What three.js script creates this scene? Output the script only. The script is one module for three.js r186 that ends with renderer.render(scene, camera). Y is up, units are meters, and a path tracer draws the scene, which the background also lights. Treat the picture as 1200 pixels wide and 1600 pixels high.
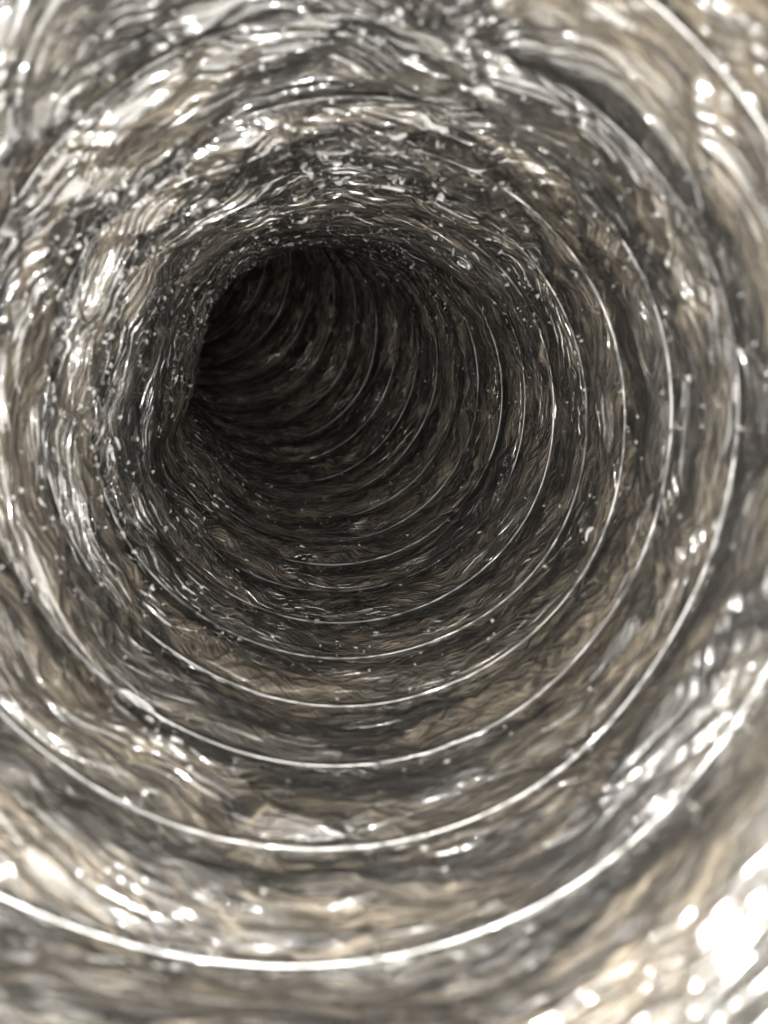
import * as THREE from 'three';
import { ImprovedNoise } from 'three/addons/math/ImprovedNoise.js';
import { mergeGeometries } from 'three/addons/utils/BufferGeometryUtils.js';

// ---------------------------------------------------------------- camera, surroundings, lamp, exposure
const R = 0.1;                                   // bore radius of the duct, metres
const scene = new THREE.Scene();
scene.background = new THREE.Color().setRGB(9.6, 9.3, 8.7);    // bright room behind the photographer, level raised to light the near walls
const camera = new THREE.PerspectiveCamera(2 * Math.atan(800 / 1155) * 180 / Math.PI, 0.75, 0.004, 20);
camera.position.set(0, 0, 0);
camera.lookAt(0, 0, -1);
camera.focus = 0.42;
camera.userData.fStop = 9;
const renderer = new THREE.WebGLRenderer({ antialias: true });
renderer.setSize(768, 1024);
renderer.toneMapping = THREE.LinearToneMapping;
renderer.toneMappingExposure = 1;
renderer.shadowMap.enabled = true;
const FLASH = new THREE.Vector3(-0.016, -0.033, -0.034);
const FLASH_POWER = 0.165;

// ---------------------------------------------------------------- small helpers
let seed = 20240611;
const rnd = () => { seed = (seed + 0x6D2B79F5) | 0; let t = Math.imul(seed ^ (seed >>> 15), 1 | seed); t = (t + Math.imul(t ^ (t >>> 7), 61 | t)) ^ t; return ((t ^ (t >>> 14)) >>> 0) / 4294967296; };
const clamp = (x, a = 0, b = 1) => Math.min(b, Math.max(a, x));
const smooth = (a, b, x) => { const t = clamp((x - a) / (b - a)); return t * t * (3 - 2 * t); };
const mix = (a, b, t) => a + (b - a) * t;
const TAU = Math.PI * 2;
const keep = Math.random; Math.random = rnd; const perlin = new ImprovedNoise(); Math.random = keep;
const n3 = (x, y, z) => perlin.noise(x + 31.7, y + 17.3, z + 57.1);

// ---------------------------------------------------------------- the run of the duct: straight, then a bend up to the left
const PITCH = 0.44 * R, S_A = 1.26 * R;           // spacing of the wire turns; where one of them crosses the bottom
const d0 = new THREE.Vector3(0.035, 0.1126, -1).normalize();
const c0 = new THREE.Vector3(-0.22 * R, 0, 0);
const SB = 2.25 * R, RB = 9 * R, S2 = 6.1 * R, RB2 = 5.5 * R, BEND = 140 * Math.PI / 180;
const r0 = new THREE.Vector3(1, 0, 0).addScaledVector(d0, -d0.x).normalize();
const u0 = new THREE.Vector3().crossVectors(r0, d0).normalize();
const bdir = r0.clone().multiplyScalar(Math.cos(BEND)).addScaledVector(u0, Math.sin(BEND));
const mdir = new THREE.Vector3().crossVectors(d0, bdir);
const r0b = r0.dot(bdir), r0m = r0.dot(mdir), u0b = u0.dot(bdir), u0m = u0.dot(mdir);
const pB = c0.clone().addScaledVector(d0, SB);
function frame(s) {
  if (s <= SB) return { p: c0.clone().addScaledVector(d0, s), x: r0, y: u0, t: d0 };
  const f1 = Math.min(s - SB, S2 - SB) / RB, f2 = Math.max(0, s - S2) / RB2, f = f1 + f2, cs = Math.cos(f), sn = Math.sin(f);
  const c1 = Math.cos(f1), s1 = Math.sin(f1);
  const p = pB.clone().addScaledVector(d0, RB * s1 + RB2 * (sn - s1)).addScaledVector(bdir, RB * (1 - c1) + RB2 * (c1 - cs));
  const nb = bdir.clone().multiplyScalar(cs).addScaledVector(d0, -sn);
  return { p, x: nb.clone().multiplyScalar(r0b).addScaledVector(mdir, r0m), y: nb.clone().multiplyScalar(u0b).addScaledVector(mdir, u0m), t: d0.clone().multiplyScalar(cs).addScaledVector(bdir, sn) };
}
const frameCache = new Map();
function frameAt(s) { const k = Math.round(s * 4e4); let f = frameCache.get(k); if (!f) { f = frame(k / 4e4); frameCache.set(k, f); } return f; }
function at(th, s, r, out = new THREE.Vector3()) {
  const f = frameAt(s), a = r * Math.cos(th), b = r * Math.sin(th);
  return out.set(f.p.x + f.x.x * a + f.y.x * b, f.p.y + f.x.y * a + f.y.y * b, f.p.z + f.x.z * a + f.y.z * b);
}
// turns of the wire helix: where turn n stands at angle th, and how far from the axis
const WIRE = 0.0005;                              // wire radius
const FIRST = -1, TURNS = 32;
const wireS = (th, n) => S_A + PITCH * (n + (th - 1.5 * Math.PI) / TAU) + R * (0.05 * n3(Math.cos(th) * 0.8, Math.sin(th) * 0.8, (n + th / TAU) * 0.9));
const notch = (th, a, w) => { let d = Math.abs(th - a) % TAU; if (d > Math.PI) d = TAU - d; return Math.exp(-((d / w) ** 2)); };
// the turns are pinched out of round where the duct kinks
const wireR = (th, s) => R * (1 + smooth(2.9, 4.2, s / R) * (0.085 * notch(th, 3.42, 0.2) - 0.03 * notch(th, 2.75, 0.35)) + 0.03 * n3(Math.cos(th) * 0.9 + 7, Math.sin(th) * 0.9, s / R * 0.6));
// depth of the liner film: positive = inwards from the wire
function inner(th, s) {                                              // how much the wall faces the inside of the bend
  const a = 0.5 + 0.5 * Math.cos(th - 2.3);
  return a;
}
function film(th, u, s) {
  const c = Math.cos(th), z = Math.sin(th), x = s / R;
  const inn = inner(th, s);
  const win = Math.sin(Math.PI * u), off = Math.min(u, 1 - u) * PITCH;
  const big = n3(c * 1.5 + 12.4, z * 1.5, x * 0.9 + 3);
  const slack = smooth(0.3, 0.95, inn);
  const pillow = R * mix(0.036 + 0.014 * smooth(2.6, 4.2, x), 0.1, slack) * Math.max(0.3, 1 + mix(0.9, 0.5, smooth(2.4, 3.4, x)) * big) * Math.pow(win, mix(1, 0.7, slack));
  const slant = x + 0.3 * n3(c * 2.2, z * 2.2, x * 0.7) + 0.07 * n3(c * 6, z * 6, x * 2);
  const w1 = n3(c * 1.7, z * 1.7, slant * 7);
  const w2 = 1 - 2 * Math.abs(n3(c * 1.8 + 9, z * 1.8, slant * 11));
  const w3 = 1 - 2 * Math.abs(n3(c * 3.2 + 2, z * 3.2, slant * 24 + 5));
  const w4 = n3(c * 14 + 2, z * 14, slant * 30 + 5);
  const w5 = 1 - 2 * Math.abs(n3(c * 4 + 5, z * 4, slant * 38 + 2));
  const calm = mix(0.6, 1.25, inn) * (1 - 0.35 * smooth(2.6, 3.6, x) * slack);
  const wr = R * (0.034 * w1 + 0.027 * (w2 - 0.5) + 0.012 * (w3 - 0.6) + 0.003 * w4 + mix(0.006, 0.003, slack) * (w5 - 0.6)) * Math.pow(win, mix(0.6, 0.2, Math.max(slack, smooth(-0.65, 0, z) * (1 - smooth(3, 4, x))))) * calm;
  const over = mix(2.15, 0.5, slack) * clamp(1.15 - 2.6 * Math.abs(n3(c * 2.4, z * 2.4 + 4, x * 3)) * smooth(-0.8, -0.1, z) * (1 - smooth(3, 4, x)), 0.1) * WIRE * Math.exp(-((off / 0.0010) ** 2));         // the film wraps the wire
  const pleat = R * mix(0.005, 0.014, slack) * smooth(1.8, 3, x) * (0.8 + 1.2 * n3(c * 1.3 + 6, z * 1.3, x * 2)) * Math.sin(TAU * u) ** 2;   // second fold between the turns
  return pillow + pleat + wr + over;
}

// ---------------------------------------------------------------- materials
function lattice(nx, ny) { const a = new Float32Array(nx * ny); for (let i = 0; i < a.length; i++) a[i] = rnd(); return (x, y) => {
  const ix = Math.floor(x), iy = Math.floor(y); let fx = x - ix, fy = y - iy; fx = fx * fx * (3 - 2 * fx); fy = fy * fy * (3 - 2 * fy);
  const x0 = ((ix % nx) + nx) % nx, x1 = (x0 + 1) % nx, y0 = (((iy % ny) + ny) % ny) * nx, y1 = ((((iy + 1) % ny) + ny) % ny) * nx;
  const p = a[y0 + x0], q = a[y0 + x1], r = a[y1 + x0], t = a[y1 + x1];
  return p + (q - p) * fx + (r - p) * fy + (p - q - r + t) * fx * fy; }; }
function dataTex(w, h, data, srgb) { const t = new THREE.DataTexture(data, w, h); t.wrapS = t.wrapT = THREE.RepeatWrapping; t.magFilter = THREE.LinearFilter; t.minFilter = THREE.LinearMipmapLinearFilter; if (srgb) t.colorSpace = THREE.SRGBColorSpace; t.needsUpdate = true; return t; }
const toS = (l) => 255 * (l <= 0.0031308 ? 12.92 * l : 1.055 * Math.pow(clamp(l), 1 / 2.4) - 0.055);
const WOOL_V = 6 * PITCH;                                           // metres of run per repeat of the wool
const woolTex = (() => {
  const W = 2048, H = 2048, col = new Uint8Array(W * H * 4), bmp = new Uint8Array(W * H * 4);
  const wa = lattice(12, 14), wb = lattice(26, 40), A = lattice(14, 26), B = lattice(34, 90), C = lattice(70, 260), D = lattice(150, 640), E = lattice(9, 20), G = lattice(420, 900), X = lattice(110, 520), Y = lattice(90, 420);
  for (let j = 0; j < H; j++) for (let i = 0; i < W; i++) {
    const u = i / W, v = j / H;
    const w = (wa(u * 12, v * 14) - 0.5) * 0.075 + (wb(u * 26, v * 40) - 0.5) * 0.014;
    const v1 = v + w + u * 0, uu = u + w * 0.4;
    const a = A(uu * 14, v1 * 26), e = E(uu * 9, (v1 - w * 0.4) * 20);
    const b = B(uu * 34, v1 * 90), c = C(uu * 70, v1 * 260), d = D(uu * 150, v1 * 640), g = G(u * 420, v * 900);
    let k = 0.42 * a + 0.26 * b + 0.2 * c + 0.12 * d;               // clumps of fibre
    const gap = Math.pow(1 - Math.abs(2 * b - 1), 5) * 0.55 + Math.pow(1 - Math.abs(2 * c - 1), 6) * 0.35;   // slits between strands, their shade darkened into the colour
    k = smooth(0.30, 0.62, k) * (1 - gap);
    const grey = smooth(0.48, 0.66, e);                             // greyer, darker wads
    const x1 = X(u * 110, (v + w * 0.5 + u) * 520), y1 = Y(u * 90, (v + w * 0.5 - u) * 420);   // strands that cross
    const fib = 0.82 + 0.5 * (c - 0.5) + 0.5 * (d - 0.5) + 0.55 * (x1 - 0.5) + 0.3 * (y1 - 0.5) + 0.16 * (g - 0.5);
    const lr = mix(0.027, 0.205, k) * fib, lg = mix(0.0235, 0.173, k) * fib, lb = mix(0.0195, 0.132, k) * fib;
    const y = mix(0.026, 0.092, k) * fib;
    const o = (j * W + i) * 4;
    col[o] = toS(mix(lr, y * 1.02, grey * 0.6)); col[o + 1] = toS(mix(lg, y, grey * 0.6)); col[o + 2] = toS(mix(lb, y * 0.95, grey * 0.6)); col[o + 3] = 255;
    const hgt = 255 * clamp(0.4 * k + 0.2 * b + 0.14 * c + 0.08 * d + 0.12 * x1 + 0.06 * y1);
    bmp[o] = bmp[o + 1] = bmp[o + 2] = hgt; bmp[o + 3] = 255;
  }
  return { map: dataTex(W, H, col, true), bump: dataTex(W, H, bmp, false) };
})();
const FILM_V = 5 * PITCH;
const filmBump = (() => {
  const W = 2048, H = 2048, bmp = new Uint8Array(W * H * 4);
  const wa = lattice(16, 16), A = lattice(9, 64), B = lattice(22, 170), C = lattice(44, 460), P = lattice(260, 340);
  const ridge = (x) => 1 - Math.abs(2 * x - 1);
  for (let j = 0; j < H; j++) for (let i = 0; i < W; i++) {
    const u = i / W, v = j / H, w = (wa(u * 16, v * 16) - 0.5) * 0.05, uu = u + 0.5 * w, vv = v + w;
    const a = ridge(A(uu * 9, vv * 64)), b = ridge(B(uu * 22, vv * 170)), c = ridge(C(uu * 44, vv * 460)), p = smooth(0.72, 0.95, P(u * 260, v * 340));
    const o = (j * W + i) * 4;
    bmp[o] = bmp[o + 1] = bmp[o + 2] = 255 * (0.66 - 0.06 * smooth(-0.7, 0.7, Math.cos(u * TAU - 2.2))) * clamp(0.46 * a * a + 0.34 * b * b + 0.17 * c + 0.03 * p); bmp[o + 3] = 255;
  }
  return dataTex(W, H, bmp, false);
})();
const M = {
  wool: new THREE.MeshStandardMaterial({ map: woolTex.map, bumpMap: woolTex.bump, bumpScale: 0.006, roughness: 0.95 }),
  film: new THREE.MeshPhysicalMaterial({ color: new THREE.Color().setRGB(0.93, 0.93, 0.93), transmission: 1, thickness: 0, roughness: 0.12, ior: 1.8, bumpMap: filmBump, bumpScale: 0.0019, side: THREE.DoubleSide }),
  wire: new THREE.MeshStandardMaterial({ color: new THREE.Color().setRGB(0.3, 0.296, 0.29), metalness: 1, roughness: 0.36 }),
  fleck: new THREE.MeshPhysicalMaterial({ color: new THREE.Color().setRGB(0.27, 0.265, 0.255), roughness: 0.22, ior: 1.5 }),
  jacket: new THREE.MeshStandardMaterial({ color: new THREE.Color().setRGB(0.45, 0.46, 0.47), metalness: 0.8, roughness: 0.35, side: THREE.DoubleSide }),
  led: new THREE.MeshStandardMaterial({ color: 0xffffff, emissive: new THREE.Color(1, 0.97, 0.9), emissiveIntensity: 3 }),
  housing: new THREE.MeshStandardMaterial({ color: new THREE.Color().setRGB(0.03, 0.03, 0.03), roughness: 0.4 }),
};

// ---------------------------------------------------------------- the duct
const duct = new THREE.Group();
duct.name = 'flexible_duct';
duct.userData = { label: 'flexible round duct seen from inside, clear film liner over tan wool with a wire helix', category: 'duct' };
scene.add(duct);
function part(name, geo, mat, parent = duct, kind) {
  const m = new THREE.Mesh(geo, mat); m.name = numbered(name); m.castShadow = m.receiveShadow = true;
  if (kind) m.userData.kind = kind;
  parent.add(m); return m;
}
const used = new Map();
function numbered(n) { const k = used.get(n) || 0; used.set(n, k + 1); return k ? n + '_' + String(k).padStart(3, '0') : n; }

// a sheet over (angle, place along one turn) with smooth normals that run on over its edges
function sheet(n, NT, NU, radius, vRep) {
  const W = NT + 1, H = NU + 1, pos = new Float32Array(W * H * 3), nor = new Float32Array(W * H * 3), uv = new Float32Array(W * H * 2), idx = [];
  const P = [], tmp = new THREE.Vector3();
  for (let j = -1; j <= NU + 1; j++) for (let i = -1; i <= NT + 1; i++) {
    const th = (i / NT) * TAU;
    let q = j / NU, m = n;
    if (q < 0) { m = n - 1; q += 1; } else if (q > 1) { m = n + 1; q -= 1; }
    const u = q - 0.82 * Math.sin(TAU * q) / TAU;                   // rows crowd at the wire
    const s0 = wireS(th, m), s1 = wireS(th, m + 1), s = mix(s0, s1, u);
    at(th, s, radius(th, u, s), tmp);
    P.push(tmp.x, tmp.y, tmp.z, s);
  }
  const RW = NT + 3, g = (i, j) => ((j + 1) * RW + i + 1) * 4;
  for (let j = 0; j < H; j++) for (let i = 0; i < W; i++) {
    const k = j * W + i, o = g(i, j), l = g(i - 1, j), r = g(i + 1, j), b = g(i, j - 1), t = g(i, j + 1);
    const ax = P[r] - P[l], ay = P[r + 1] - P[l + 1], az = P[r + 2] - P[l + 2], bx = P[t] - P[b], by = P[t + 1] - P[b + 1], bz = P[t + 2] - P[b + 2];
    let nx = by * az - bz * ay, ny = bz * ax - bx * az, nz = bx * ay - by * ax; const q = Math.hypot(nx, ny, nz) || 1;
    const f = frameAt(P[o + 3]), sx = f.p.x - P[o], sy = f.p.y - P[o + 1], sz = f.p.z - P[o + 2], sg = nx * sx + ny * sy + nz * sz < 0 ? -1 / q : 1 / q;
    pos.set([P[o], P[o + 1], P[o + 2]], k * 3); nor.set([nx * sg, ny * sg, nz * sg], k * 3); uv.set([i / NT, P[o + 3] / vRep], k * 2);
  }
  for (let j = 0; j < NU; j++) for (let i = 0; i < NT; i++) { const a = j * W + i, b = a + 1, c = a + W, d = c + 1; idx.push(a, b, c, b, d, c); }
  const geo = new THREE.BufferGeometry();
  geo.setAttribute('position', new THREE.BufferAttribute(pos, 3)); geo.setAttribute('normal', new THREE.BufferAttribute(nor, 3)); geo.setAttribute('uv', new THREE.BufferAttribute(uv, 2)); geo.setIndex(idx);
  return geo;
}
const filmR = (th, u, s) => wireR(th, s) + WIRE - film(th, u, s);
const woolR = (th, u, s) => {
  const c = Math.cos(th), z = Math.sin(th), x = s / R;
  return wireR(th, s) + WIRE + 0.0014 - Math.min(film(th, u, s), film(th, clamp(u, 0.06, 0.94), s)) + R * (0.006 + 0.006 * n3(c * 5, z * 5, x * 12) + 0.03 * Math.max(0, 0.7 - 2.2 * Math.abs(n3(c * 3.2 + 1, z * 3.2, x * 9 + 2.2 * n3(c * 2, z * 2, x * 2 + 8))))) + 0.002 * (1 - Math.sin(Math.PI * u));
};
const wools = [];
for (let k = 0; k < TURNS; k++) {
  const n = FIRST + k, far = k > 16;
  part('liner_film', sheet(n, far ? 420 : 640, far ? 22 : 38, filmR, FILM_V), M.film);
  wools.push(sheet(n, far ? 260 : 480, far ? 14 : 26, woolR, WOOL_V));
}
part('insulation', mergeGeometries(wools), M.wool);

class Turn extends THREE.Curve {
  constructor(n) { super(); this.n = n; }
  getPoint(t, out = new THREE.Vector3()) { const th = t * TAU, s = wireS(th, this.n); return at(th, s, wireR(th, s), out); }
}
for (let k = 0; k <= TURNS; k++) part('wire_turn', new THREE.TubeGeometry(new Turn(FIRST + k), 240, WIRE, 8, false), M.wire);

// foil jacket round the wool (seen only from outside), with an added far cap keeping room light out
{
  const NT = 48, NS = 60, pos = [], idx = [], v = new THREE.Vector3(), sA = 0.9 * R, sZ = S_A + PITCH * (FIRST + TURNS + 0.6);
  for (let j = 0; j <= NS; j++) for (let i = 0; i <= NT; i++) { at(i / NT * TAU, mix(sA, sZ, j / NS), R * 1.32, v); pos.push(v.x, v.y, v.z); }
  for (let j = 0; j < NS; j++) for (let i = 0; i < NT; i++) { const a = j * (NT + 1) + i; idx.push(a, a + NT + 1, a + 1, a + 1, a + NT + 1, a + NT + 2); }
  const c = pos.length / 3; at(0, sZ, 0, v); pos.push(v.x, v.y, v.z);
  for (let i = 0; i < NT; i++) idx.push(NS * (NT + 1) + i, c, NS * (NT + 1) + i + 1);
  const g = new THREE.BufferGeometry(); g.setAttribute('position', new THREE.Float32BufferAttribute(pos, 3)); g.setIndex(idx); g.computeVertexNormals();
  part('outer_jacket', g, M.jacket);
}

// ---------------------------------------------------------------- raised pale specks and smears on the film
function surf(th, s, lift, out) {                                    // a point on the film, lifted off it
  let n = Math.floor((s - S_A) / PITCH - (th - 1.5 * Math.PI) / TAU);
  while (wireS(th, n) > s) n--; while (wireS(th, n + 1) < s) n++;
  const a = wireS(th, n), u = (s - a) / (wireS(th, n + 1) - a);
  return at(th, s, filmR(th, u, s) - lift, out);
}
function drop(th, s, len, wid, turn, hgt, segs) {                    // uneven flattened drop: outline, shoulder, crown
  const pos = [], idx = [], v = new THREE.Vector3(), ct = Math.cos(turn), st = Math.sin(turn);
  const ph = rnd() * 9, bend = (rnd() - 0.5) * 1.4, rg = [];
  for (let i = 0; i < segs; i++) rg.push(0.86 + 0.28 * rnd());
  const put = (a, b, h) => { b += bend * wid * ((2 * a / len) ** 2 - 0.3); const x = a * ct - b * st, y = a * st + b * ct; surf(th + x / R, s + y, h, v); pos.push(v.x, v.y, v.z); };
  for (const [f, h] of [[1, -0.0002], [0.93, 0.55], [0.62, 0.95]]) for (let i = 0; i < segs; i++) {
    const a = i / segs * TAU, q = f * rg[i] * (1 + 0.18 * Math.sin(3 * a + ph));
    put(0.5 * len * q * Math.cos(a), 0.5 * wid * q * Math.sin(a), h < 0 ? h : h * hgt);
  }
  put(0, 0, hgt * 1.04);
  for (let r = 0; r < 2; r++) for (let i = 0; i < segs; i++) { const a = r * segs + i, b = r * segs + (i + 1) % segs; idx.push(a, a + segs, b, b, a + segs, b + segs); }
  for (let i = 0; i < segs; i++) idx.push(2 * segs + i, 3 * segs, 2 * segs + (i + 1) % segs);
  const g = new THREE.BufferGeometry(); g.setAttribute('position', new THREE.Float32BufferAttribute(pos, 3)); g.setIndex(idx); g.computeVertexNormals();
  return g;
}
{
  const small = [];
  // where they lie: thick over the upper and left wall, thin on the floor
  const dens = (th) => { const d = Math.cos(th - 2.3); return d > 0 ? 0.3 + 0.7 * d : 0.3 + 0.22 * d; };
  const clump = (th, s) => smooth(-0.25, 0.35, n3(Math.cos(th) * 3 + 4, Math.sin(th) * 3, s / R * 3.2));
  let tries = 0;
  const pick = (sparse) => { for (;;) { tries++; const th = rnd() * TAU, s = R * (1.0 + (rnd() < 0.6 ? 0.6 + 4.4 * rnd() : 8.5 * rnd())); if ((sparse && s < 2.6 * R && rnd() < 0.6) || (s > 3 * R && Math.cos(th - 2.5) > 0.3 && rnd() < 0.5)) continue; if (rnd() < dens(th) * (0.15 + 0.85 * clump(th, s))) return [th, s]; } };
  for (let i = 0; i < 120; i++) {                                    // smears
    let th, s; do { [th, s] = pick(); } while (Math.cos(th - 2.4) < -0.2 + rnd() * 0.6 || s > 6.5 * R);
    const w = 0.0009 + 0.0018 * rnd() * rnd(), l = w * (1.6 + 6 * rnd() * rnd());
    part('pale_smear', drop(th, s, l, w, (rnd() - 0.5) * (rnd() < 0.25 ? 2.5 : 0.7), w * 0.5, 12), M.fleck);
  }
  for (let i = 0; i < 1100; i++) { const [th, s] = pick(true), w = 0.0007 + 0.001 * rnd() * rnd(); small.push(drop(th, s, w * (1.2 + 3.5 * rnd() * rnd()), w, (rnd() - 0.5) * 0.9, w * 0.5, 8)); }
  for (let i = 0; i < 3000; i++) { const [th, s] = pick(), w = 0.00035 + 0.0005 * rnd() * rnd(); small.push(drop(th, s, w * (1 + rnd()), w, (rnd() - 0.5) * 3, w * 0.5, 6)); }
  part('pale_speck', mergeGeometries(small), M.fleck, duct, 'stuff');
}

// ---------------------------------------------------------------- phone flash stand-in, added low in the duct mouth to brighten the near wall
{
  const lamp = new THREE.Group(); lamp.name = 'added_flash_lamp'; lamp.position.copy(FLASH);
  lamp.userData = { label: 'added small round white lamp low in the duct mouth, stand-in for a phone flash', category: 'lamp' };
  scene.add(lamp);
  const led = part('added_lamp_lens', new THREE.SphereGeometry(0.0035, 20, 12), M.led, lamp); led.castShadow = false;
  const body = part('added_lamp_housing', new THREE.LatheGeometry([[0.0038, 0.001], [0.0048, 0.0012], [0.0052, 0.003], [0.0052, 0.007], [0.001, 0.0075]].map(([x, y]) => new THREE.Vector2(x, y)), 24), M.housing, lamp); body.rotation.x = Math.PI / 2;
  const light = new THREE.PointLight(new THREE.Color(1, 0.968, 0.915), FLASH_POWER, 0, 2); light.name = 'flash_light';
  light.castShadow = true; light.shadow.radius = 0.17; light.shadow.camera.near = 0.006; light.position.set(0, 0, 0);
  lamp.add(light);
}
renderer.render(scene, camera);
